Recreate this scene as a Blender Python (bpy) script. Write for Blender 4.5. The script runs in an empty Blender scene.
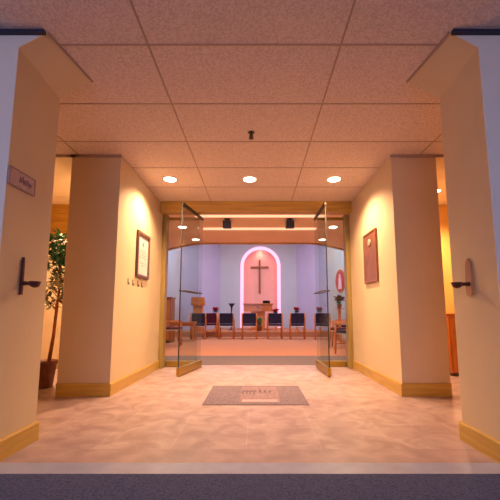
import bpy, bmesh, math, random
from mathutils import Vector, Matrix
random.seed(7)
S = bpy.context.scene
C = S.collection
PI = math.pi
CAMZ = .815
H = 2.505            # tiled ceiling height

# ------------------------------------------------------------------ materials
def nmat(name):
    m = bpy.data.materials.new(name); m.use_nodes = True
    nt = m.node_tree; b = nt.nodes['Principled BSDF']
    return m, nt, b
def mat(name, col, rough=.6, metal=0, var=.0, scale=6, bump=0, bscale=80, col2=None, coat=0):
    """principled with a soft noise variation and a fine bump, object space"""
    m, nt, b = nmat(name)
    b.inputs['Base Color'].default_value = (*col, 1)
    b.inputs['Roughness'].default_value = rough
    b.inputs['Metallic'].default_value = metal
    b.inputs['Coat Weight'].default_value = coat
    tc = nt.nodes.new('ShaderNodeTexCoord')
    if var or col2:
        n = nt.nodes.new('ShaderNodeTexNoise'); n.inputs['Scale'].default_value = scale
        n.inputs['Detail'].default_value = 5
        nt.links.new(tc.outputs['Object'], n.inputs['Vector'])
        r = nt.nodes.new('ShaderNodeValToRGB')
        r.color_ramp.elements[0].position = .3; r.color_ramp.elements[1].position = .7
        a = tuple(c*(1-var) for c in col); e = col2 or tuple(min(1, c*(1+var)) for c in col)
        r.color_ramp.elements[0].color = (*a, 1); r.color_ramp.elements[1].color = (*e, 1)
        nt.links.new(n.outputs['Fac'], r.inputs['Fac']); nt.links.new(r.outputs['Color'], b.inputs['Base Color'])
    if bump:
        n2 = nt.nodes.new('ShaderNodeTexNoise'); n2.inputs['Scale'].default_value = bscale
        nt.links.new(tc.outputs['Object'], n2.inputs['Vector'])
        bp = nt.nodes.new('ShaderNodeBump'); bp.inputs['Strength'].default_value = bump
        bp.inputs['Distance'].default_value = .01
        nt.links.new(n2.outputs['Fac'], bp.inputs['Height']); nt.links.new(bp.outputs['Normal'], b.inputs['Normal'])
    return m
def wood(name, c1, c2, rough=.4, sc=(1, 1, 12), axis='Z', coat=.2):
    m, nt, b = nmat(name)
    tc = nt.nodes.new('ShaderNodeTexCoord'); mp = nt.nodes.new('ShaderNodeMapping')
    s = {'X': (1.5, 22, 22), 'Y': (22, 1.5, 22), 'Z': (22, 22, 1.5)}[axis]
    mp.inputs['Scale'].default_value = s
    nt.links.new(tc.outputs['Object'], mp.inputs['Vector'])
    n = nt.nodes.new('ShaderNodeTexNoise'); n.inputs['Scale'].default_value = 1.3; n.inputs['Detail'].default_value = 6
    n.inputs['Distortion'].default_value = .6
    nt.links.new(mp.outputs['Vector'], n.inputs['Vector'])
    r = nt.nodes.new('ShaderNodeValToRGB')
    r.color_ramp.elements[0].position = .32; r.color_ramp.elements[1].position = .68
    r.color_ramp.elements[0].color = (*c1, 1); r.color_ramp.elements[1].color = (*c2, 1)
    nt.links.new(n.outputs['Fac'], r.inputs['Fac']); nt.links.new(r.outputs['Color'], b.inputs['Base Color'])
    b.inputs['Roughness'].default_value = rough; b.inputs['Coat Weight'].default_value = coat
    return m
def emis(name, col, st):
    m, nt, b = nmat(name)
    b.inputs['Base Color'].default_value = (*col, 1)
    b.inputs['Emission Color'].default_value = (*col, 1); b.inputs['Emission Strength'].default_value = st
    return m
def glassmat(name, tint=(.93, .95, .93), refl=1.0):
    m = bpy.data.materials.new(name); m.use_nodes = True
    nt = m.node_tree; nt.nodes.clear()
    o = nt.nodes.new('ShaderNodeOutputMaterial'); mx = nt.nodes.new('ShaderNodeMixShader')
    t = nt.nodes.new('ShaderNodeBsdfTransparent'); t.inputs['Color'].default_value = (*tint, 1)
    g = nt.nodes.new('ShaderNodeBsdfGlossy'); g.inputs['Roughness'].default_value = .02
    lw = nt.nodes.new('ShaderNodeLayerWeight'); lw.inputs['Blend'].default_value = .5
    pw = nt.nodes.new('ShaderNodeMath'); pw.operation = 'POWER'; pw.inputs[1].default_value = 5
    f = nt.nodes.new('ShaderNodeMath'); f.operation = 'MULTIPLY_ADD'; f.inputs[1].default_value = .10; f.inputs[2].default_value = .025
    nt.links.new(lw.outputs['Facing'], pw.inputs[0]); nt.links.new(pw.outputs[0], f.inputs[0])
    nt.links.new(f.outputs[0], mx.inputs[0]); nt.links.new(t.outputs[0], mx.inputs[1])
    nt.links.new(g.outputs[0], mx.inputs[2]); nt.links.new(mx.outputs[0], o.inputs['Surface'])
    return m

M = {}
M['wall'] = mat('cream_wall_paint', (.63, .48, .295), .75, var=.03, scale=3, bump=.08, bscale=140)
M['lobby'] = mat('warm_lobby_paint', (.82, .62, .38), .75, var=.03, scale=3)
M['creamceil'] = mat('cream_lobby_ceiling', (.82, .68, .54), .85, var=.03, scale=5)
M['front'] = mat('grey_front_wall_paint', (.78, .72, .66), .75, var=.03, scale=3, bump=.08, bscale=140)
M['goldwall'] = mat('gold_wall_paint', (.85, .50, .13), .7, var=.04, scale=3)
M['blue'] = mat('pale_blue_wall_paint', (.52, .58, .66), .8, var=.03, scale=2)
M['lav'] = mat('lavender_wall_paint', (.50, .52, .74), .8, var=.03, scale=2)
M['green'] = mat('grey_green_wall_paint', (.50, .57, .54), .8, var=.03, scale=2)
M['niche'] = mat('salmon_niche_plaster', (.90, .50, .40), .8, var=.03)
M['salmon'] = mat('salmon_ceiling_plaster', (.98, .66, .42), .8, var=.04, scale=3)
M['whiteceil'] = mat('white_ceiling', (.75, .72, .70), .9)
M['base'] = wood('golden_oak_baseboard', (.46, .26, .035), (.60, .36, .06), .4, axis='Y')
M['basex'] = wood('golden_oak_baseboard_cross', (.46, .26, .035), (.60, .36, .06), .4, axis='X')
M['oak'] = wood('golden_oak_header', (.44, .23, .03), (.60, .34, .05), .35, axis='X')
M['oakz'] = wood('golden_oak_upright', (.27, .175, .04), (.38, .26, .06), .35, axis='Z')
M['cherry'] = wood('reddish_wood', (.48, .11, .015), (.64, .19, .025), .35, axis='X')
M['cherryz'] = wood('reddish_wood_upright', (.55, .16, .03), (.72, .25, .05), .35, axis='Z')
M['darkwood'] = wood('dark_wood', (.10, .05, .035), (.18, .09, .06), .4, axis='Z')
M['brownwood'] = wood('brown_wood', (.22, .075, .03), (.32, .12, .045), .4, axis='Z')
M['brass'] = mat('brushed_gold_metal', (.48, .30, .05), .38, 1)
M['bronze'] = mat('dark_bronze_metal', (.12, .09, .06), .4, 1)
M['black'] = mat('black_plastic', (.02, .02, .03), .45)
M['navy'] = mat('navy_upholstery', (.020, .022, .09), .9, var=.3, scale=40, bump=.3, bscale=300)
M['burg'] = mat('burgundy_upholstery', (.10, .012, .04), .9, var=.3, scale=40, bump=.3, bscale=300)
M['silver'] = mat('pale_metal', (.65, .62, .62), .35, .8)
M['red'] = mat('red_petals', (.55, .03, .09), .6, var=.25, scale=30)
M['darkred'] = mat('dark_reddish_petals', (.16, .045, .04), .7, var=.3, scale=20)
M['leaf'] = mat('green_leaves', (.05, .22, .10), .5, var=.5, scale=14)
M['leafpale'] = mat('variegated_pale_leaves', (.66, .62, .45), .5, var=.3, scale=14)
M['bark'] = mat('orange_brown_bark', (.42, .15, .05), .8, var=.3, scale=20, bump=.5)
M['pot'] = mat('brown_terracotta', (.22, .07, .035), .6, var=.15, scale=15)
M['soil'] = mat('potting_soil', (.04, .025, .015), .95, bump=.8)
M['paper'] = mat('pale_pinkish_paper', (.72, .55, .52), .7, var=.06, scale=12)
M['ink'] = mat('faded_ink', (.28, .17, .15), .8)
M['plaque'] = mat('rose_brown_plaque', (.19, .075, .045), .35, var=.2, scale=8)
M['sign'] = mat('mauve_brown_sign', (.46, .30, .27), .45, var=.12, scale=18)
M['signmark'] = mat('sign_marks', (.30, .17, .18), .5)
M['fontwood'] = wood('font_wood', (.36, .15, .06), (.54, .26, .10), .4)
M['fontdark'] = mat('font_dark_bronze', (.11, .035, .03), .35, .5)
M['skin'] = mat('icon_pale_paint', (.80, .55, .55), .6)
M['iconred'] = mat('icon_red_paint', (.50, .06, .07), .5, var=.2, scale=9)
M['ring'] = mat('white_trim_ring', (.85, .80, .72), .5)
M['lens'] = emis('warm_lamp_lens', (1, .86, .68), 5)
M['coollens'] = emis('cool_fill_diffuser', (.80, .78, 1), 2.0)
M['pinklens'] = emis('pink_neon_tube', (1, .40, .60), .55)
M['tbar'] = mat('ceiling_grid_metal', (.40, .28, .23), .5)
M['glass'] = glassmat('clear_glass', (.90, .92, .91))
M['winglass'] = glassmat('added_window_glass', (.98, .98, .98))
M['slat'] = emis('warm_slat_glow', (1, .58, .36), .4)  # glow added to plain slats to brighten the low ceiling
M['gasket'] = mat('dark_glass_edge', (.02, .02, .015), .6)

M['navyshade'] = mat('dark_navy_shade', (.02, .02, .05), .6)  # dark colour for the painted shadow line on the front walls
def floor_mat():
    m, nt, b = nmat('pink_beige_stone_tiles')
    tc = nt.nodes.new('ShaderNodeTexCoord'); mp = nt.nodes.new('ShaderNodeMapping')
    mp.inputs['Location'].default_value = (.06, .13, 0)
    nt.links.new(tc.outputs['Object'], mp.inputs['Vector'])
    br = nt.nodes.new('ShaderNodeTexBrick'); br.offset = 0
    br.inputs['Scale'].default_value = 1; br.inputs['Brick Width'].default_value = .46; br.inputs['Row Height'].default_value = .46
    br.inputs['Mortar Size'].default_value = .003; br.inputs['Mortar Smooth'].default_value = .3
    br.inputs['Color1'].default_value = (.52, .385, .345, 1); br.inputs['Color2'].default_value = (.46, .33, .30, 1)
    br.inputs['Mortar'].default_value = (.57, .44, .39, 1)
    nt.links.new(mp.outputs['Vector'], br.inputs['Vector'])
    n = nt.nodes.new('ShaderNodeTexNoise'); n.inputs['Scale'].default_value = 6; n.inputs['Detail'].default_value = 10
    n.inputs['Distortion'].default_value = .8
    nt.links.new(tc.outputs['Object'], n.inputs['Vector'])
    r = nt.nodes.new('ShaderNodeValToRGB'); r.color_ramp.elements[0].position = .35; r.color_ramp.elements[1].position = .68
    r.color_ramp.elements[0].color = (.68, .60, .60, 1); r.color_ramp.elements[1].color = (1, 1, 1, 1)
    nt.links.new(n.outputs['Fac'], r.inputs['Fac'])
    mx = nt.nodes.new('ShaderNodeMix'); mx.data_type = 'RGBA'; mx.blend_type = 'MULTIPLY'; mx.inputs[0].default_value = 1
    nt.links.new(br.outputs['Color'], mx.inputs[6]); nt.links.new(r.outputs['Color'], mx.inputs[7])
    nt.links.new(mx.outputs[2], b.inputs['Base Color'])
    b.inputs['Roughness'].default_value = .42
    return m
M['tile'] = floor_mat()
M['tiledark'] = mat('darker_border_tiles', (.36, .24, .22), .4, var=.22, scale=6)
M['threshold'] = mat('pale_marble_threshold', (.31, .32, .43), .35, var=.12, scale=7)
def speck(name, c1, c2, scale, rough=.95, bump=.6):
    m, nt, b = nmat(name)
    tc = nt.nodes.new('ShaderNodeTexCoord')
    n = nt.nodes.new('ShaderNodeTexNoise'); n.inputs['Scale'].default_value = scale; n.inputs['Detail'].default_value = 3
    nt.links.new(tc.outputs['Object'], n.inputs['Vector'])
    r = nt.nodes.new('ShaderNodeValToRGB'); r.color_ramp.elements[0].position = .36; r.color_ramp.elements[1].position = .60
    r.color_ramp.elements[0].color = (*c1, 1); r.color_ramp.elements[1].color = (*c2, 1)
    nt.links.new(n.outputs['Fac'], r.inputs['Fac']); nt.links.new(r.outputs['Color'], b.inputs['Base Color'])
    bp = nt.nodes.new('ShaderNodeBump'); bp.inputs['Strength'].default_value = bump; bp.inputs['Distance'].default_value = .004
    nt.links.new(n.outputs['Fac'], bp.inputs['Height']); nt.links.new(bp.outputs['Normal'], b.inputs['Normal'])
    b.inputs['Roughness'].default_value = rough
    return m
M['carpet'] = speck('grey_purple_carpet', (.020, .027, .075), (.058, .066, .155), 120)
M['acoustic'] = speck('acoustic_ceiling_tile', (.60, .47, .43), (.76, .63, .58), 80)
M['greycarpet'] = speck('grey_brown_carpet', (.14, .10, .10), (.20, .15, .14), 60)
M['pinkcarpet'] = speck('salmon_carpet', (.44, .17, .08), (.56, .24, .12), 30)
M['mat'] = speck('grey_brown_mat', (.14, .10, .13), (.22, .165, .20), 60)
M['matpale'] = speck('pale_mauve_mat', (.19, .125, .15), (.29, .20, .22), 40)

# ------------------------------------------------------------------ mesh helpers
def NB(): return bmesh.new()
def box(bm, x0, x1, y0, y1, z0, z1, bev=0, mtx=None):
    r = bmesh.ops.create_cube(bm, size=1)
    vs = r['verts']
    for v in vs:
        v.co = Vector(((x0+x1)/2 + v.co.x*(x1-x0), (y0+y1)/2 + v.co.y*(y1-y0), (z0+z1)/2 + v.co.z*(z1-z0)))
    if bev:
        es = list({e for v in vs for e in v.link_edges})
        r2 = bmesh.ops.bevel(bm, geom=es, offset=bev, segments=2, affect='EDGES', profile=.6)
        vs = list({v for f in r2['faces'] for v in f.verts} | {v for v in vs if v.is_valid})
    if mtx is not None:
        for v in vs: v.co = mtx @ v.co
    return vs
def tube(bm, pts, rad, n=10, caps=True):
    pts = [Vector(p) for p in pts]
    if not isinstance(rad, (list, tuple)): rad = [rad]*len(pts)
    rings = []
    t0 = (pts[1]-pts[0]).normalized()
    up = Vector((0, 0, 1)) if abs(t0.z) < .9 else Vector((1, 0, 0))
    u = t0.cross(up).normalized()
    for i, p in enumerate(pts):
        if i == 0: t = pts[1]-pts[0]
        elif i == len(pts)-1: t = pts[-1]-pts[-2]
        else: t = pts[i+1]-pts[i-1]
        t.normalize(); u = (u - t*u.dot(t)).normalized(); w = t.cross(u)
        rings.append([bm.verts.new(p + (u*math.cos(a)+w*math.sin(a))*rad[i]) for a in [2*PI*k/n for k in range(n)]])
    for a, b in zip(rings, rings[1:]):
        for k in range(n): bm.faces.new((a[k], a[(k+1) % n], b[(k+1) % n], b[k]))
    if caps:
        bm.faces.new(rings[0][::-1]); bm.faces.new(rings[-1])
def lathe(bm, prof, n=20, c=(0, 0, 0)):
    c = Vector(c); rings = []
    for r, z in prof:
        rings.append([bm.verts.new(c+Vector((r*math.cos(2*PI*k/n), r*math.sin(2*PI*k/n), z))) for k in range(n)])
    for a, b in zip(rings, rings[1:]):
        for k in range(n): bm.faces.new((a[k], a[(k+1) % n], b[(k+1) % n], b[k]))
    bm.faces.new(rings[0][::-1]); bm.faces.new(rings[-1])
def prism(bm, poly, axis, a, b):
    """poly: 2D points; axis: extrusion axis index, between a and b"""
    def P(p, t):
        l = [p[0], p[1]]; l.insert(axis, t); return Vector(l)
    A = [bm.verts.new(P(p, a)) for p in poly]; B = [bm.verts.new(P(p, b)) for p in poly]
    bm.faces.new(A); bm.faces.new(B[::-1])
    n = len(poly)
    for i in range(n): bm.faces.new((A[i], B[i], B[(i+1) % n], A[(i+1) % n]))
def strip(bm, A, B, axis, t0, t1):
    """solid between two 2D polylines of equal length, extruded along axis"""
    def P(p, t):
        l = [p[0], p[1]]; l.insert(axis, t); return bm.verts.new(Vector(l))
    a0 = [P(p, t0) for p in A]; b0 = [P(p, t0) for p in B]; a1 = [P(p, t1) for p in A]; b1 = [P(p, t1) for p in B]
    n = len(A)
    for i in range(n-1):
        j = i+1
        bm.faces.new((a0[i], a0[j], b0[j], b0[i])); bm.faces.new((a1[i], b1[i], b1[j], a1[j]))
        bm.faces.new((a0[i], a1[i], a1[j], a0[j])); bm.faces.new((b0[i], b0[j], b1[j], b1[i]))
    bm.faces.new((a0[0], b0[0], b1[0], a1[0])); bm.faces.new((a0[-1], a1[-1], b1[-1], b0[-1]))
def obj(name, bm, m, parent=None, smooth=False, loc=None):
    bmesh.ops.recalc_face_normals(bm, faces=bm.faces)
    me = bpy.data.meshes.new(name); bm.to_mesh(me); bm.free()
    me.materials.append(m)
    if smooth:
        for p in me.polygons: p.use_smooth = True
    o = bpy.data.objects.new(name, me); C.objects.link(o)
    if parent: o.parent = parent
    if loc: o.location = loc
    return o
def struct(name, bm, m, parent=None, smooth=False):
    o = obj(name, bm, m, parent, smooth)
    if parent is None: o['kind'] = 'structure'
    return o
def sbox(name, x0, x1, y0, y1, z0, z1, m, bev=0, parent=None):
    bm = NB(); box(bm, x0, x1, y0, y1, z0, z1, bev); return struct(name, bm, m, parent)
def thing(name, label, cat, loc=(0, 0, 0), rz=0, group=None):
    o = bpy.data.objects.new(name, None); C.objects.link(o); o.empty_display_size = .1
    o.location = loc; o.rotation_euler = (0, 0, rz); o['label'] = label; o['category'] = cat
    if group: o['group'] = group
    return o
def tag(o, label, cat, group=None):
    o['label'] = label; o['category'] = cat
    if group: o['group'] = group
    return o
def dup(root, loc, rz, label, group=None):
    r = root.copy(); C.objects.link(r); r.location = loc; r.rotation_euler = (0, 0, rz); r['label'] = label
    if group: r['group'] = group
    for ch in [c for c in bpy.data.objects if c.parent == root]:
        c = ch.copy(); C.objects.link(c); c.parent = r
        for g in [g for g in bpy.data.objects if g.parent == ch]:
            d = g.copy(); C.objects.link(d); d.parent = c
    return r
def pbox(name, m, parent, *a, bev=.004, mtx=None):
    bm = NB(); box(bm, *a, bev, mtx); return obj(name, bm, m, parent)
def light(kind, name, loc, power, col, parent=None, **k):
    l = bpy.data.lights.new(name, kind); l.energy = power; l.color = col
    for a, v in k.items():
        if a != 'rot': setattr(l, a, v)
    o = bpy.data.objects.new(name, l); C.objects.link(o); o.location = loc
    o.rotation_euler = k.get('rot', (0, 0, 0))
    if parent: o.parent = parent
    return o
WARM = (1, .62, .35)

# ------------------------------------------------------------------ setting
NY0, NY1 = 1.87, 2.31        # entrance wall (near piers)
XL, XR = -1.43, 1.34
FY0, FY1 = 3.48, 5.15        # corridor side walls
# floors
sbox('floor', -4.2, 4.2, 2.17, 5.5, -.12, 0, M['tile'])
sbox('floor_border_tiles', -4.2, 4.2, 1.97, 2.17, -.12, 0, M['tiledark'])
sbox('floor_threshold', -4.2, 4.2, 1.84, 1.97, -.12, .003, M['threshold'])
sbox('floor_front_carpet', -4.2, 4.2, -3.6, 1.84, -.12, .004, M['carpet'])
sbox('floor_chapel_entry', -3.7, 3.7, 5.5, 6.7, -.12, .0, M['greycarpet'])
sbox('floor_chapel', -3.7, 3.7, 6.7, 15.6, -.12, .0, M['pinkcarpet'])
# tiled ceiling
sbox('ceiling', -4.2, 4.2, -3.6, 5.15, H, H+.1, M['acoustic'])
bm = NB()
for k in range(-3, 5):
    x = -.684 + 1.222*k
    if -4.1 < x < 4.1: box(bm, x-.006, x+.006, -3.6, 5.0, H-.004, H+.01)
for k in range(-8, 7):
    y = 1.966 + .612*k
    if y < 4.98: box(bm, -4.15, 4.15, y-.006, y+.006, H-.0035, H+.01)
struct('trim_ceiling_grid', bm, M['tbar'])
# entrance wall with haunched top corners
for s, x, nm in ((-1, XL, 'left'), (1, XR, 'right')):
    def pier(y0, y1, f0, f1):
        # profile in xz that flares into a haunch under the ceiling, wider towards the back
        b = NB()
        A = [(x, 0), (x, H-f0[1]), (x-s*f0[0], H-.0005), (s*4.2, H-.0005), (s*4.2, 0)]
        B = [(x, 0), (x, H-f1[1]), (x-s*f1[0], H-.0005), (s*4.2, H-.0005), (s*4.2, 0)]
        va = [b.verts.new((p[0], y0, p[1])) for p in A]; vb = [b.verts.new((p[0], y1, p[1])) for p in B]
        b.faces.new(va); b.faces.new(vb[::-1])
        for k in range(5): b.faces.new((va[k], vb[k], vb[(k+1) % 5], va[(k+1) % 5]))
        return b
    struct('wall_entrance_'+nm, pier(NY0+.004, NY1, (.165, .10), (.225, .14)), M['wall'])
    struct('wall_front_'+nm, pier(NY0, NY0+.004, (.165, .10), (.165, .10)), M['front'])
    bm = NB(); xa, xb = x-s*.165, x-s*.225
    prism(bm, [(xa, NY0), (xb, NY1), (xb-s*.012, NY1), (xa-s*.012, NY0)], 2, H-.010, H-.0005); struct('shadow_strip_haunch_'+nm, bm, M['tbar'])  # dark strip standing in for the shadow line where haunch meets ceiling
    # dark navy strip painting the shadow gap under the ceiling
    xs = sorted((x-s*.16, s*4.2)); sbox('shadow_strip_front_'+nm, xs[0], xs[1], NY0-.025, NY0, H-.022, H-.001, M['navyshade'])
    # baseboards of the reveal and the back face
    bm = NB(); prism(bm, [(x, 0), (x-s*.016, 0), (x-s*.016, .105), (x-s*.008, .118), (x, .118)], 1, NY0, NY1+.014)
    struct('baseboard_entrance_'+nm, bm, M['base'])
    xs = sorted((x, s*4.2)); sbox('baseboard_entrance_back_'+nm, xs[0], xs[1], NY1, NY1+.016, 0, .118, M['basex'])
# corridor side walls
for s, nm in ((-1, 'left'), (1, 'right')):
    xs = sorted((s*1.45, s*(1.975 if s < 0 else 1.93)))
    sbox('wall_'+nm, xs[0], xs[1], FY0, 5.5, 0, H, M['wall'])
    bm = NB(); prism(bm, [(s*1.45, 0), (s*1.434, 0), (s*1.434, .112), (s*1.442, .127), (s*1.45, .127)], 1, FY0-.016, FY1)
    struct('baseboard_'+nm, bm, M['base'])
    sbox('baseboard_end_'+nm, xs[0], xs[1], FY0-.016, FY0, 0, .127, M['basex'])
    # crown bead under the ceiling along the end
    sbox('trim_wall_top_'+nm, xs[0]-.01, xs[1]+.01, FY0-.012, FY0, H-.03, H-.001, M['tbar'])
    # side lobby
    xs = sorted((s*1.93, s*3.7))
    sbox('ceiling_lobby_'+nm, xs[0], xs[1], FY0, 5.15, H-.012, H-.0005, M['creamceil'])
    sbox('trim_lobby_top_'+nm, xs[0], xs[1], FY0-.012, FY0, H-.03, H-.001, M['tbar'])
    sbox('wall_lobby_back_'+nm, xs[0], xs[1], 5.15, 5.5, 0, H, M['goldwall'] if s > 0 else M['lobby'])
    sbox('baseboard_lobby_'+nm, xs[0], xs[1], 5.134, 5.15, 0, .12, M['basex'])
    if s < 0: sbox('trim_lobby_fascia_left', xs[0], xs[1], 5.12, 5.15, 2.0, H-.001, M['oak'])
    xs = sorted((s*3.7, s*3.8)); sbox('wall_lobby_side_'+nm, xs[0], xs[1], NY1, 5.5, 0, H, M['wall'])
    xs = sorted((s*4.2, s*4.3)); sbox('wall_room_side_'+nm, xs[0], xs[1], -3.6, NY1, 0, H, M['front'])
# wall behind the camera with an unseen window added for cool fill light
bm = NB()
box(bm, -4.2, -2.6, -3.7, -3.6, 0, H); box(bm, 2.6, 4.2, -3.7, -3.6, 0, H)
box(bm, -2.6, 2.6, -3.7, -3.6, 0, .8); box(bm, -2.6, 2.6, -3.7, -3.6, 2.3, H)
struct('wall_back', bm, M['front'])
w = thing('added_window_1', '', '', (0, -3.65, 0)); del w['label'], w['category']; w['kind'] = 'structure'
bm = NB()
for x in (-2.6, -1.3, 0, 1.3, 2.56): box(bm, x, x+.04, -.03, .03, .8, 2.3)
box(bm, -2.6, 2.6, -.03, .03, .8, .84); box(bm, -2.6, 2.6, -.03, .03, 2.26, 2.3)
obj('added_window_frame', bm, M['ring'], w)
pbox('added_window_pane', M['winglass'], w, -2.57, 2.57, -.005, .005, .83, 2.27, bev=0)

# chapel shell
HC = 4.15
LEFT = [(-3.45, 5.5), (-3.45, 10.0), (-2.85, 12.6), (-1.52, 14.5)]
RIGHT = [(3.45, 5.5), (3.45, 10.0), (2.70, 12.6), (1.74, 14.5)]
def wallseg(name, a, b, m, out, z1=HC, t=.12):
    a = Vector(a); b = Vector(b); d = (b-a).normalized(); n = Vector((-d.y, d.x))*out*t
    bm = NB(); prism(bm, [a, b, b+n, a+n], 2, 0, z1); struct(name, bm, m)
for k, (nm, mm) in enumerate((('side', 'green'), ('canted', 'green'), ('apse', 'lav'))):
    wallseg('wall_chapel_%s_left' % nm, LEFT[k], LEFT[k+1], M['blue' if mm == 'green' else mm], 1)
    wallseg('wall_chapel_%s_right' % nm, RIGHT[k], RIGHT[k+1], M[mm], -1)
for s, nm in ((-1, 'left'), (1, 'right')):
    xs = sorted((s*1.975, s*3.6)); sbox('wall_chapel_front_'+nm, xs[0], xs[1], 5.5, 5.56, 0, HC, M['blue'])
# back wall with arched niche
NX, NR, NSP, NY = .19, .86, 2.82, 14.5
PZ = .18
arc = [(NX+NR*math.cos(a), NSP+NR*math.sin(a)) for a in [PI*k/32 for k in range(33)]]
bm = NB()
strip(bm, arc, [(x, HC) for x, z in arc], 1, NY, NY+.45)
box(bm, -1.6, NX-NR, NY, NY+.45, 0, HC); box(bm, NX+NR, 1.85, NY, NY+.45, 0, HC)
struct('wall_chapel_back', bm, M['blue'])
sbox('wall_niche_back', -1.2, 1.6, NY+.42, NY+.5, 0, HC, M['niche'])
sbox('ceiling_chapel', -3.7, 3.7, 5.5, 15.1, HC, HC+.1, M['whiteceil'])
sbox('floor_sanctuary_step', -3.0, 3.0, 11.9, 14.5, .0, PZ, M['pinkcarpet'])
# low entry ceiling with a curved far edge
edge = []
for k in range(-24, 25):
    x = 3.45*k/24
    a = max(0, abs(x)-1.35)
    edge.append((x, 8.15 + .85*a**1.25))
bm = NB(); strip(bm, [(x, 5.15) for x, y in edge], edge, 2, H, HC-.3)
struct('ceiling_chapel_entry', bm, M['salmon'])
bm = NB(); strip(bm, [(x, y-.09) for x, y in edge], edge, 2, H-.03, H-.0005)
struct('trim_entry_ceiling_edge', bm, M['oak'])
sbox('trim_ceiling_slat_1', -1.05, 1.2, 5.72, 5.77, H-.035, H-.0005, M['slat'])  # slats set glowing for the bright lines across the ceiling
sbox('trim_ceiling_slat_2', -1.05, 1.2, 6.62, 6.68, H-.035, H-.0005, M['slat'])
# door frame: header and jambs
sbox('trim_header', -1.45, 1.45, 5.0, 5.15, 2.335, H-.0005, M['oak'], .004)
for s, nm in ((-1, 'left'), (1, 'right')):
    xs = sorted((s*1.385, s*1.45)); sbox('trim_jamb_'+nm, xs[0], xs[1], 5.15, 5.30, 0, 2.352, M['oakz'], .004)

# ------------------------------------------------------------------ glass entrance
def sidelight(x0, x1, label):
    t = thing('glass_sidelight', label, 'glass panel', ((x0+x1)/2, 5.37, 0), group=None)
    h = (x1-x0)/2
    pbox('base_rail', M['brass'], t, -h, h, -.03, .03, .005, .085)
    pbox('glass_pane', M['glass'], t, -h+.012, h-.012, -.006, .006, .085, 2.31, bev=0)
    pbox('head_rail', M['brass'], t, -h, h, -.02, .02, 2.31, 2.351)
    pbox('side_channel', M['bronze'], t, *((h-.012, h) if x0 > 0 else (-h, -h+.012)), -.012, .012, .085, 2.31, bev=0)
sidelight(-1.449, -.90, 'fixed clear glass panel with gold base rail left of the open doors')
sidelight(.985, 1.449, 'fixed clear glass panel with gold base rail right of the open doors')
def door(name, hx, hy, ex, ey, label, side):
    a = math.atan2(ey-hy, ex-hx); L = math.hypot(ex-hx, ey-hy)
    t = thing(name, label, 'glass door', (hx, hy, 0), a)
    pbox('glass_pane', M['glass'], t, .008, L-.012, -.006, .006, .11, 2.285, bev=0)
    pbox('bottom_rail', M['brass'], t, 0, L, -.024, .024, .012, .11)
    pbox('top_rail', M['bronze'], t, 0, L, -.015, .015, 2.285, 2.325)
    pbox('edge_strip', M['gasket'], t, L-.012, L, -.0065, .0065, .11, 2.285, bev=0)
    pbox('pivot', M['brass'], t, -.012, .012, -.02, .02, .0, .012, bev=0)
    for f in (-1, 1):
        bm = NB(); y = f*.045
        tube(bm, [(.10, f*.006, 1.115), (.10, y, 1.115), (L-.08, y, 1.115), (L-.08, f*.006, 1.115)], .008, 8)
        obj('push_bar', bm, M['bronze'], t, True)
    return t
door('glass_door', -.85, 5.31, -1.005, 4.50, 'left clear glass door swung open, gold bottom rail', -1)
door('glass_door', .935, 5.31, .945, 4.49, 'right clear glass door swung open, gold bottom rail', 1)

# ------------------------------------------------------------------ lights
def downlight(x, y, label, power, z=H, group='round downlights', ang=140, col=WARM):
    t = thing('downlight', label, 'ceiling light', (x, y, z), group=group)
    bm = NB()
    n = 28; R0, R1, R2 = .060, .085, .09
    for (ra, za), (rb, zb) in (((R2, 0), (R1, -.008)), ((R1, -.008), (R0, -.006)), ((R0, -.006), (R0, -.001))):
        A = [bm.verts.new((ra*math.cos(2*PI*k/n), ra*math.sin(2*PI*k/n), za)) for k in range(n)]
        B = [bm.verts.new((rb*math.cos(2*PI*k/n), rb*math.sin(2*PI*k/n), zb)) for k in range(n)]
        for k in range(n): bm.faces.new((A[k], A[(k+1) % n], B[(k+1) % n], B[k]))
    bmesh.ops.remove_doubles(bm, verts=bm.verts, dist=1e-5)
    obj('trim_ring', bm, M['ring'], t, True)
    bm = NB(); lathe(bm, [(.068, -.009), (.078, -.0095), (.07, -.013), (.03, -.018), (.0001, -.019)], 28)
    obj('lens', bm, M['lens'], t, True)
    light('SPOT', 'bulb', (0, 0, -.03), power, col, t, spot_size=math.radians(ang), spot_blend=.7, shadow_soft_size=.05)
    return t
P = 95
downlight(-1.09, 4.14, 'round lit downlight in tiled ceiling, left of the row of three', P)
downlight(-.08, 4.14, 'round lit downlight in tiled ceiling, middle of the row of three', P)
downlight(.99, 4.14, 'round lit downlight in tiled ceiling, right of the row of three', P)
downlight(2.48, 4.55, 'round lit downlight glimpsed in the gap behind the right near pier', 110)
downlight(-2.30, 4.45, 'round lit downlight over the potted tree in the left side lobby', 110)
Q = 38
downlight(-1.45, 6.55, 'nearer lit downlight in salmon chapel ceiling on the left', Q, ang=160)
downlight(-1.39, 7.70, 'farther lit downlight in salmon chapel ceiling on the left', Q, ang=160)
downlight(1.52, 6.55, 'nearer lit downlight in salmon chapel ceiling on the right', Q, ang=160)
downlight(1.53, 7.70, 'farther lit downlight in salmon chapel ceiling on the right', Q, ang=160)
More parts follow.
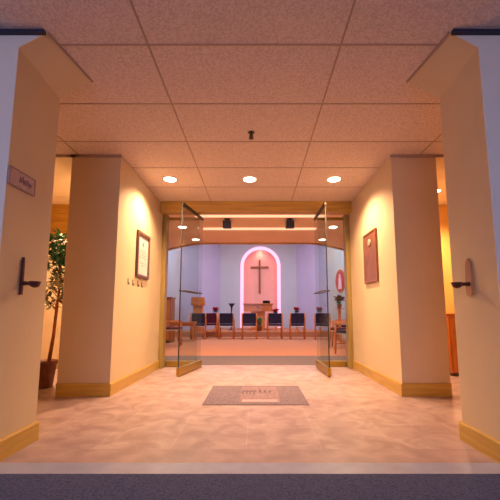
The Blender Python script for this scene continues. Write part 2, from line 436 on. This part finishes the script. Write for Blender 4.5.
def fill_panel(x, y, z, power, col, label, sx=.6, sy=.6):  # unseen panels added to fill the chapel and front room with light
    t = thing('fill_panel_light', label, 'ceiling light', (x, y, z), group='added fill panels')
    bm = NB()
    for a in ((-sx/2-.02, sx/2+.02, -sy/2-.02, -sy/2), (-sx/2-.02, sx/2+.02, sy/2, sy/2+.02), (-sx/2-.02, -sx/2, -sy/2, sy/2), (sx/2, sx/2+.02, -sy/2, sy/2)):
        box(bm, *a, -.02, -.001)
    obj('frame', bm, M['ring'], t)
    pbox('diffuser', M['coollens'], t, -sx/2, sx/2, -sy/2, sy/2, -.014, -.001, bev=0)
    light('AREA', 'lamp', (0, 0, -.03), power, col, t, shape='RECTANGLE', size=sx, size_y=sy)
fill_panel(-2.0, 10.6, HC, 30, (.70, .78, 1), 'added unseen cool fill panel over the left of the chapel')
fill_panel(2.0, 10.6, HC, 30, (.70, .78, 1), 'added unseen cool fill panel over the right of the chapel')
fill_panel(.1, 12.0, HC, 18, (1, .6, .62), 'added unseen fill panel over the altar')
fill_panel(0, -1.2, H, 6, (.50, .62, 1), 'added unseen cool fill panel in the front room', .6, 1.2)
# added cool fill for the front walls, shining in through the added window
light('AREA', 'window_fill', (-1.0, -3.9, 1.6), 34, (.72, .68, 1), None, shape='RECTANGLE', size=3, size_y=1.4, rot=(PI/2, 0, 0))
# arch neon
bm = NB()
r = NR-.072
tube(bm, [(NX+r, NY+.02, PZ+.02), (NX+r, NY+.02, NSP)] + [(NX+r*math.cos(a), NY+.02, NSP+r*math.sin(a)) for a in [PI*k/32 for k in range(1, 32)]] + [(NX-r, NY+.02, NSP), (NX-r, NY+.02, PZ+.02)], .07, 10)
tag(obj('neon_tube', bm, M['pinklens'], smooth=True), 'glowing pink light tube lining the arched niche', 'light')

downlight(NX, NY+.24, 'added warm fill downlight in the top of the arched niche', 6, z=NSP+NR-.022, ang=120, col=(1, .55, .38))  # put in to brighten the inside of the niche
# ------------------------------------------------------------------ small fixtures
t = thing('sprinkler_head', 'small dark sprinkler head hanging from the middle of the tiled ceiling', 'sprinkler', (-.045, 3.02, H+.002))
bm = NB(); lathe(bm, [(.03, -.001), (.032, -.006), (.018, -.012)], 16); obj('escutcheon', bm, M['bronze'], t, True)
bm = NB(); lathe(bm, [(.013, -.010), (.013, -.045), (.006, -.05), (.006, -.06)], 12)
for s in (-1, 1): tube(bm, [(s*.012, 0, -.03), (s*.018, 0, -.045), (s*.006, 0, -.06)], .003, 6)
obj('body', bm, M['bronze'], t, True)
bm = NB(); lathe(bm, [(.022, -.060), (.024, -.064), (.004, -.068)], 12); obj('deflector', bm, M['bronze'], t, True)

def cubespot(x, label):
    t = thing('ceiling_spotlight', label, 'spotlight', (x, 5.98, H))
    pbox('mount_plate', M['black'], t, -.05, .05, -.05, .05, -.012, -.001)
    bm = NB(); tube(bm, [(0, 0, -.01), (0, 0, -.04)], .012, 10); obj('stem', bm, M['black'], t)
    mtx = Matrix.Translation((0, 0, -.105)) @ Matrix.Rotation(math.radians(8), 4, 'X')
    pbox('housing', M['black'], t, -.073, .073, -.08, .08, -.068, .068, bev=.008, mtx=mtx)
    bm = NB(); box(bm, -.055, .055, .078, .086, -.05, .05, .003, mtx); obj('face_plate', bm, M['bronze'], t)
cubespot(-.52, 'black box spotlight under the chapel ceiling, left of the pair')
cubespot(.61, 'black box spotlight under the chapel ceiling, right of the pair')

# wall sign
t = thing('wall_sign', 'mauve brown rectangular sign on the left near pier', 'sign', (XL, 1.99, 1.61))
pbox('plate', M['sign'], t, .001, .010, -.115, .115, -.055, .055, bev=.003)
bm = NB()
for k in range(5):      # worn, unreadable cursive strokes
    y = -.02+.022*k; zz = [.0, .022, -.008, .012, -.018][k]
    tube(bm, [(.011, y-.014, -.018+zz*.3), (.0115, y-.004, .018+zz*.4), (.0115, y+.004, -.014), (.011, y+.014, .010)], .0028, 6)
obj('worn_marks', bm, M['signmark'], t)
bm = NB()
for a in ((-.115, .115, .049, .055), (-.115, .115, -.055, -.049), (-.115, -.109, -.049, .049), (.109, .115, -.049, .049)): box(bm, .010, .0125, *a)
obj('border', bm, M['signmark'], t)

# holy water fonts
def font(x, s, y, label, wf=1, bm_='fontwood'):
    t = thing('holy_water_font', label, 'font', (x, y, 1.0))
    bm = NB()
    # back plate: slim upright board with pointed top
    prism(bm, [(q*wf, z) for q, z in [(-.020, -.075), (.020, -.075), (.024, .0), (.016, .13), (0, .155), (-.016, .13), (-.024, 0)]], 0, s*.001, s*.016)
    obj('back_plate', bm, M[bm_], t)
    bm = NB(); tube(bm, [(s*.014, 0, -.005), (s*.05, 0, -.005), (s*.068, 0, -.01)], [.014, .010, .012], 10)
    obj('arm', bm, M['fontdark'], t, True)
    bm = NB(); lathe(bm, [(.008, -.032), (.024, -.024), (.032, -.002), (.034, .006), (.028, .004), (.018, -.010), (.002, -.016)], 18, (s*.090, 0, 0))
    obj('bowl', bm, M['fontdark'], t, True)
font(XL, 1, 2.055, 'small dark holy water font with slim back plate on the left near pier', .35, 'fontdark')
font(XR, -1, 2.11, 'small dark holy water font with wooden back plate on the right near pier', 1.35)

# framed picture, left wall
def frame_pts(bm, x0, x1, y0, y1, z0, z1, w):
    box(bm, x0, x1, y0, y1, z0, z0+w, .003); box(bm, x0, x1, y0, y1, z1-w, z1, .003)
    box(bm, x0, x1, y0, y0+w, z0+w, z1-w, .003); box(bm, x0, x1, y1-w, y1, z0+w, z1-w, .003)
t = thing('framed_picture', 'dark framed pale document hanging on the left corridor wall', 'picture', (-1.45, 4.27, 1.54))
bm = NB(); frame_pts(bm, .001, .03, -.23, .23, -.285, .285, .035); obj('frame', bm, M['darkwood'], t)
pbox('paper', M['paper'], t, .002, .010, -.2, .2, -.255, .255, bev=0)
bm = NB()
for yy, zz, w_, h_ in ((-.0, .14, .05, .05), (.0, .06, .22, .008), (.0, .03, .26, .006), (0, 0, .24, .006), (0, -.03, .26, .006), (0, -.10, .2, .006), (0, -.13, .12, .006)):
    box(bm, .0102, .0112, yy-w_/2, yy+w_/2, zz-h_/2, zz+h_/2)
obj('faded_print', bm, M['ink'], t)
# row of hooks below
hk = None
for k, (y, lb) in enumerate(((3.83, 'small dark wall hook, farthest of four from the picture frame above'), (3.98, 'small dark wall hook, second of four from the pier corner'),
                (4.15, 'small dark wall hook under near corner of the framed document'), (4.29, 'small dark wall hook under middle of the framed document'))):
    if hk is None:
        hk = thing('wall_hook', lb, 'hook', (-1.45, y, 1.17), group='hooks under the picture')
        pbox('plate', M['bronze'], hk, .001, .005, -.008, .008, -.035, .04, bev=.001)
        bm = NB(); tube(bm, [(.004, 0, .0), (.010, 0, -.012), (.014, 0, -.03), (.020, 0, -.032), (.023, 0, -.022)], .004, 8); obj('prong', bm, M['bronze'], hk, True)
    else: dup(hk, (-1.45, y, 1.17), 0, lb)
# plaque, right wall
t = thing('wall_plaque', 'rose brown plaque in thin dark frame on the right corridor wall', 'plaque', (1.45, 4.22, 1.515))
pbox('panel', M['plaque'], t, -.018, -.001, -.215, .215, -.30, .30, bev=.003)
bm = NB(); frame_pts(bm, -.026, -.001, -.235, .235, -.32, .32, .022); obj('frame', bm, M['brownwood'], t)
bm = NB(); lathe(bm, [(.045, 0), (.05, .004), (.03, .012), (.001, .014)], 20)
o = obj('medallion', bm, mat('pale_rose_medallion', (.75, .42, .32), .3, .3), t, True); o.location = (-.018, 0, .18); o.rotation_euler = (0, -PI/2, 0)

# floor mat
t = thing('floor_mat', 'flat grey mat with pale centre panel on the corridor floor', 'mat', (0, 3.55, 0))
bm = NB(); prism(bm, [(-.48, -.40), (.475, -.40), (.475, .40), (-.48, .40)], 2, .0005, .005); obj('mat_body', bm, M['mat'], t)
pbox('centre_panel', M['matpale'], t, -.155, .225, -.33, .34, .005, .0058, bev=0)
bm = NB(); box(bm, -.145, -.135+.14, .10, .16, .0058, .0064)
for k in range(3): box(bm, .03+.05*k, .055+.05*k, .06, .20-.02*k, .0058, .0064)
for k in range(4): box(bm, -.14+.037*k, -.125+.037*k, .0, .10, .0058, .0064)
obj('worn_lettering', bm, mat('dark_mauve_marks', (.12, .07, .10), .8), t)
bm = NB(); box(bm, -.13, .20, -.30, -.22, .0058, .0064); obj('pale_stripe', bm, mat('pale_pink_stripe', (.45, .30, .33), .7), t)

# ------------------------------------------------------------------ potted tree
def leafblade(bm, base, d, L, W, up):
    d = d.normalized(); s = d.cross(up)
    s = s.normalized() if s.length > 1e-3 else Vector((1, 0, 0))
    nrm = s.cross(d)
    p = [base, base+d*L*.35+s*W*.5+nrm*.004, base+d*L*.7+s*W*.38-nrm*L*.05, base+d*L-nrm*L*.16, base+d*L*.7-s*W*.38-nrm*L*.05, base+d*L*.35-s*W*.5+nrm*.004]
    mid1 = bm.verts.new(base+d*L*.35-nrm*W*.12); mid2 = bm.verts.new(base+d*L*.7-nrm*(L*.05+W*.1))
    v = [bm.verts.new(q) for q in p]
    for f in ((v[0], v[1], mid1), (v[1], v[2], mid2, mid1), (v[2], v[3], mid2), (v[3], v[4], mid2), (v[4], v[5], mid1, mid2), (v[5], v[0], mid1)): bm.faces.new(f)
t = thing('potted_tree', 'tall potted tree with green leaves behind the left near pier', 'plant', (-2.36, 3.90, 0))
bm = NB(); lathe(bm, [(.085, 0), (.09, .01), (.115, .25), (.125, .255), (.128, .29), (.108, .292), (.104, .265), (.01, .262)], 24); obj('pot', bm, M['pot'], t, True)
bm = NB(); lathe(bm, [(.1035, .262), (.09, .272), (.02, .276), (.001, .276)], 18); obj('soil', bm, M['soil'], t, True)
bm = NB()
trunk = [Vector((.04, 0, .27)), Vector((.065, .01, .55)), Vector((.085, 0, .85)), Vector((.10, .01, 1.15)), Vector((.08, 0, 1.45))]
tube(bm, trunk, [.02, .018, .016, .013, .008], 10)
twigs = []
for k in range(26):
    z = random.uniform(.85, 1.5); a = random.uniform(0, 2*PI)
    i = min(3, int((z-.27)/.3)); base = trunk[i].lerp(trunk[i+1], ((z-.27)/.3) % 1)
    L = random.uniform(.12, .26)
    tip = base+Vector((math.cos(a)*L, math.sin(a)*L, random.uniform(.02, .2)))
    tube(bm, [base, base.lerp(tip, .5)+Vector((0, 0, .03)), tip], [.005, .004, .002], 5); twigs.append((base, tip))
obj('trunk', bm, M['bark'], t, True)
bg, bp_ = NB(), NB()
for base, tip in twigs:
    for k in range(14):
        p = base.lerp(tip, random.uniform(.25, 1.05))+Vector([random.uniform(-.03, .03) for _ in range(3)])
        d = Vector((random.uniform(-1, 1), random.uniform(-1, 1), random.uniform(-.7, .6)))
        pale = random.random() < (.08 if p.z > 1.28 else .75)
        leafblade(bp_ if pale else bg, p, d, random.uniform(.06, .11), random.uniform(.03, .045), Vector((0, 0, 1)))
for k in range(330):
    p = Vector((random.gauss(.06, .09), random.gauss(0, .08), random.uniform(1.35, 1.72)))
    leafblade(bg, p, Vector((random.uniform(-1, 1), random.uniform(-1, 1), random.uniform(-.4, .9))), .09, .04, Vector((0, 0, 1)))
obj('green_foliage', bg, M['leaf'], t)
o = obj('pale_foliage', bp_, M['leafpale'], t); o['label'] = 'pale variegated leaves'

# wood cabinet glimpsed at right
t = thing('wood_cabinet', 'orange brown wooden cabinet glimpsed behind the right far wall', 'cabinet', (2.75, 4.75, 0))
pbox('body', M['cherryz'], t, -.20, .20, -.2, .2, .04, .78)
pbox('top', M['cherry'], t, -.22, .22, -.22, .22, .78, .81)
pbox('plinth', M['darkwood'], t, -.18, .18, -.18, .19, 0, .04, bev=0)
d_ = pbox('door', M['cherryz'], t, -.18, .18, -.215, -.2, .07, .75)
bm = NB(); lathe(bm, [(.01, 0), (.014, .012), (.008, .022)], 12); o = obj('knob', bm, M['brass'], d_, True); o.location = (-.13, -.215, .5); o.rotation_euler = (PI/2, 0, 0)

# ------------------------------------------------------------------ chapel furniture
# altar on the sanctuary step
t = thing('altar', 'reddish wooden altar table in front of the glowing arched niche', 'altar', (.08, 13.2, PZ))
pbox('altar_top', M['cherry'], t, -.58, .58, -.36, .36, .955, 1.0, bev=.008)
pbox('apron', M['cherry'], t, -.54, .54, -.32, .32, .70, .955)
pbox('pedestal', M['cherryz'], t, -.26, .26, -.22, .22, .06, .70)
pbox('plinth', M['cherry'], t, -.36, .36, -.28, .28, 0, .06)
bm = NB(); box(bm, -.012, .012, -.328, -.32, .74, .92); box(bm, -.06, .06, -.328, -.32, .84, .865)
obj('carved_cross', bm, M['brownwood'], t)
t = thing('open_book', 'dark open book on a stand on the altar', 'book', (.40, 13.15, PZ+1.0))
pbox('book_stand', M['black'], t, -.10, .10, -.05, .05, 0, .03)
for s in (-1, 1):
    mtx = Matrix.Translation((0, 0, .075)) @ Matrix.Rotation(math.radians(-30), 4, 'X') @ Matrix.Rotation(math.radians(s*7), 4, 'Y')
    pbox('page_block', M['black'], t, *(sorted((0, s*.14))), -.085, .085, -.010, .012, mtx=mtx, bev=.003)
# crucifix
t = thing('wall_cross', 'large brown wooden cross hanging in the arched niche', 'cross', (.16, NY+.42, 2.4))
pbox('upright', M['brownwood'], t, -.04, .04, -.06, -.005, -.72, .76, bev=.006)
pbox('crossbar', M['brownwood'], t, -.39, .39, -.068, -.01, .38, .46, bev=.006)
# candle stand
t = thing('candle_stand', 'slender black stand with flared bowl left of the altar', 'stand', (-.92, 12.9, PZ))
bm = NB(); lathe(bm, [(.14, 0), (.13, .02), (.03, .05), (.022, .08), (.02, .65), (.03, .78), (.035, .83)], 18); obj('column', bm, M['black'], t, True)
bm = NB(); lathe(bm, [(.03, .83), (.05, .88), (.115, .98), (.125, 1.0), (.11, 1.0), (.04, .92), (.005, .91)], 20); obj('bowl', bm, M['black'], t, True)
# lectern
t = thing('lectern', 'reddish wooden lectern with slanted top left of the chairs', 'lectern', (-2.08, 12.35, PZ))
pbox('column', M['cherryz'], t, -.17, .17, -.13, .13, .05, .92)
pbox('base', M['cherry'], t, -.23, .23, -.2, .2, 0, .05)
bm = NB(); prism(bm, [(-.2, .90), (.18, .90), (.18, 1.06), (-.2, 1.20)], 0, -.23, .23); obj('desk', bm, M['cherry'], t)
bm = NB(); box(bm, -.23, .23, .175, .195, 1.04, 1.09, .003); obj('book_ledge', bm, M['cherry'], t)
bm = NB(); tube(bm, [(.05, -.05, 1.14), (.05, -.06, 1.32), (.04, .0, 1.42), (.03, .06, 1.45)], .008, 8); obj('microphone', bm, M['black'], t, True)

# chairs
CH = 'wood framed chairs in the chapel'
def make_chair(label, um):
    t = thing('chair', label, 'chair', group=CH)
    bm = NB(); box(bm, -.215, .215, -.20, .23, .415, .47, .018); obj('seat', bm, um, t)
    mtx = Matrix.Translation((0, -.215, .65)) @ Matrix.Rotation(math.radians(8), 4, 'X')
    bm = NB(); box(bm, -.215, .215, -.022, .022, -.165, .165, .014, mtx); obj('backrest', bm, um, t)
    pbox('seat_frame', M['silver'], t, -.205, .205, -.19, .21, .385, .415)
    for s in (-1, 1):
        bm = NB(); tube(bm, [(s*.222, -.255, 0), (s*.225, -.215, .41), (s*.228, -.235, .62), (s*.228, -.262, .81)], .021, 8); obj('leg', bm, M['cherryz'], t, True)
        bm = NB(); tube(bm, [(s*.222, .225, 0), (s*.226, .205, .41), (s*.226, .195, .60)], .021, 8); obj('leg', bm, M['cherryz'], t, True)
        bm = NB(); box(bm, s*.23-.022, s*.23+.022, -.235, .225, .60, .625, .006); obj('armrest', bm, M['cherryz'], t)
    bm = NB(); tube(bm, [(-.222, -.235, .2), (.222, -.235, .2)], .010, 8); obj('stretcher', bm, M['cherryz'], t, True)
    bm = NB(); tube(bm, [(-.222, .215, .2), (.222, .215, .2)], .010, 8); obj('stretcher', bm, M['cherryz'], t, True)
    return t
navy = make_chair('navy chair in the row before the altar, second from the left', M['navy'])
navy.location = (-.94, 11.05, 0)
dup(navy, (-1.84, 11.0, 0), .12, 'navy chair at the left end of the row before the altar')
dup(navy, (-.21, 11.1, 0), 0, 'navy chair just left of the centre gap before the altar')
dup(navy, (.60, 11.1, 0), 0, 'navy chair just right of the centre gap before the altar')
dup(navy, (1.32, 11.0, 0), -.06, 'navy chair in the altar row, second from its right end')
dup(navy, (2.10, 10.9, 0), -.15, 'navy chair at the right end of the row before the altar')
burg = make_chair('dark burgundy chair between two navy chairs, left part of the row', M['burg'])
burg.location = (-1.52, 11.6, 0)
dup(navy, (1.93, 7.05, 0), .75, 'navy chair nearest the right jamb, seen through the glass')
dup(burg, (2.02, 8.3, 0), 1.2, 'burgundy chair behind the nearest one on the right side')
dup(navy, (2.62, 10.2, 0), 1.2, 'navy chair beside the tall flower stand near the right chapel wall')
dup(burg, (-2.12, 8.7, 0), -1.45, 'burgundy chair on the left side, seen through the glass panel')
# side table at left
t = thing('side_table', 'low orange wooden table left of the chair row', 'table', (-2.10, 10.25, 0))
pbox('table_top', M['cherry'], t, -.30, .30, -.25, .25, .52, .56)
for sx in (-1, 1):
    for sy in (-1, 1): pbox('leg', M['cherryz'], t, *sorted((sx*.25, sx*.285)), *sorted((sy*.2, sy*.235)), 0, .52)
pbox('apron', M['cherry'], t, -.27, .27, -.22, .22, .44, .52)
# organ-like upright cabinet at left
t = thing('upright_cabinet', 'brown upright wooden cabinet against the left chapel wall', 'cabinet', (-2.62, 9.7, 0))
pbox('body', M['brownwood'], t, -.26, .26, -.25, .25, .05, 1.22)
pbox('top', M['brownwood'], t, -.29, .29, -.28, .28, 1.22, 1.26)
pbox('plinth', M['darkwood'], t, -.24, .24, -.23, .23, 0, .05, bev=0)
for s in (-1, 1):
    d_ = pbox('door', M['cherryz'], t, *sorted((s*.01, s*.245)), -.265, -.25, .09, 1.18)
    bm = NB(); lathe(bm, [(.01, 0), (.014, .012), (.008, .022)], 12); o = obj('knob', bm, M['brass'], d_, True); o.location = (s*.04, -.265, .65); o.rotation_euler = (PI/2, 0, 0)

# red flowers on pedestals
def flowers(x, y, label, hgt=.72, z=PZ, sc=1.35, pm='red'):
    t = thing('red_flower_plant', label, 'flowers', (x, y, z))
    bm = NB(); box(bm, -.11, .11, -.11, .11, 0, .03, .003); box(bm, -.035, .035, -.035, .035, .03, hgt-.22, .003); box(bm, -.11, .11, -.11, .11, hgt-.22, hgt-.2, .003)
    obj('pedestal', bm, M['cherryz'], t)
    bm = NB(); lathe(bm, [(.05, hgt-.2), (.07, hgt-.08), (.075, hgt-.075), (.06, hgt-.08)], 16); obj('pot', bm, M['pot'], t, True)
    bg, br = NB(), NB()
    for k in range(40):
        a = random.uniform(0, 2*PI); e = random.uniform(-.2, .8)
        leafblade(bg, Vector((random.uniform(-.03, .03), random.uniform(-.03, .03), hgt-.06+random.uniform(0, .06))), Vector((math.cos(a), math.sin(a), e)), .11, .05, Vector((0, 0, 1)))
    for k in range(60):
        a = random.uniform(0, 2*PI); e = random.uniform(.0, 1.4)
        leafblade(br, Vector((random.uniform(-.05, .05), random.uniform(-.05, .05), hgt+random.uniform(0, .06))), Vector((math.cos(a), math.sin(a), e)), .10*sc, .055*sc, Vector((0, 0, 1)))
    obj('leaves', bg, M['leaf'], t); obj('petals', br, M[pm], t)
flowers(-1.45, 12.3, 'red flowering plant behind the left part of the chair row')
flowers(1.46, 12.3, 'red flowering plant just right of the glowing niche')
flowers(2.24, 12.05, 'red flowering plant farthest right, behind the glass door')
flowers(2.28, 9.35, 'tall wooden stand of dark red flowers below the oval picture', 1.14, 0, 1.7, 'darkred')
flowers(.72, 12.5, 'red flowering plant at the right end of the altar', .68)
t = thing('potted_fern', 'small green plant in a pot in front of the altar', 'plant', (.12, 12.3, PZ))
bm = NB(); lathe(bm, [(.07, 0), (.10, .18), (.105, .2), (.09, .19)], 16); obj('pot', bm, M['pot'], t, True)
bm = NB()
for k in range(110):
    a = random.uniform(0, 2*PI)
    leafblade(bm, Vector((random.uniform(-.06, .06), random.uniform(-.06, .06), random.uniform(.18, .42))), Vector((math.cos(a), math.sin(a), random.uniform(-.1, 1.6))), .13, .035, Vector((0, 0, 1)))
obj('leaves', bm, M['leaf'], t)

# oval icon on the right canted wall
a = Vector((3.45, 10.0)); b = Vector((2.70, 12.6)); d = (b-a).normalized()
pos = a+(b-a)*.68; n = Vector((-d.y, d.x))
if n.x > 0: n = -n
ang = math.atan2(n.y, n.x)   # local +x faces the room
t = thing('oval_icon', 'oval red framed religious picture on the right chapel wall', 'picture', (pos.x, pos.y, 1.925), ang)
def oval(rx, rz, k=36): return [(rx*math.cos(2*PI*i/k), rz*math.sin(2*PI*i/k)) for i in range(k)]
bm = NB(); prism(bm, oval(.33, .40), 0, .001, .02); obj('frame', bm, M['cherry'], t)
bm = NB(); prism(bm, oval(.27, .34), 0, .02, .026); obj('panel', bm, M['iconred'], t)
bm = NB(); prism(bm, [(-.12, -.28), (.12, -.28), (.09, .0), (.07, .12), (-.07, .12), (-.09, 0)], 0, .026, .034)
prism(bm, [(.05*math.cos(2*PI*i/16), .18+.06*math.sin(2*PI*i/16)) for i in range(16)], 0, .026, .036)
obj('robed_figure', bm, M['skin'], t)

# ------------------------------------------------------------------ world, camera
w = bpy.data.worlds.new('World'); S.world = w; w.use_nodes = True
w.node_tree.nodes['Background'].inputs[0].default_value = (.5, .52, .9, 1)
w.node_tree.nodes['Background'].inputs[1].default_value = .35
cam = bpy.data.cameras.new('Camera'); co = bpy.data.objects.new('Camera', cam); C.objects.link(co)
co.location = (0, 0, CAMZ); co.rotation_euler = (math.radians(90+6.9), 0, 0)
cam.sensor_width = 36; cam.lens = 340/500*36
cam.shift_x = -.012; cam.shift_y = .044
cam.clip_start = .02
S.camera = co
S.view_settings.view_transform = 'Standard'; S.view_settings.look = 'None'
S.view_settings.gamma = 1; S.view_settings.use_curve_mapping = False
S.view_settings.exposure = 1.4
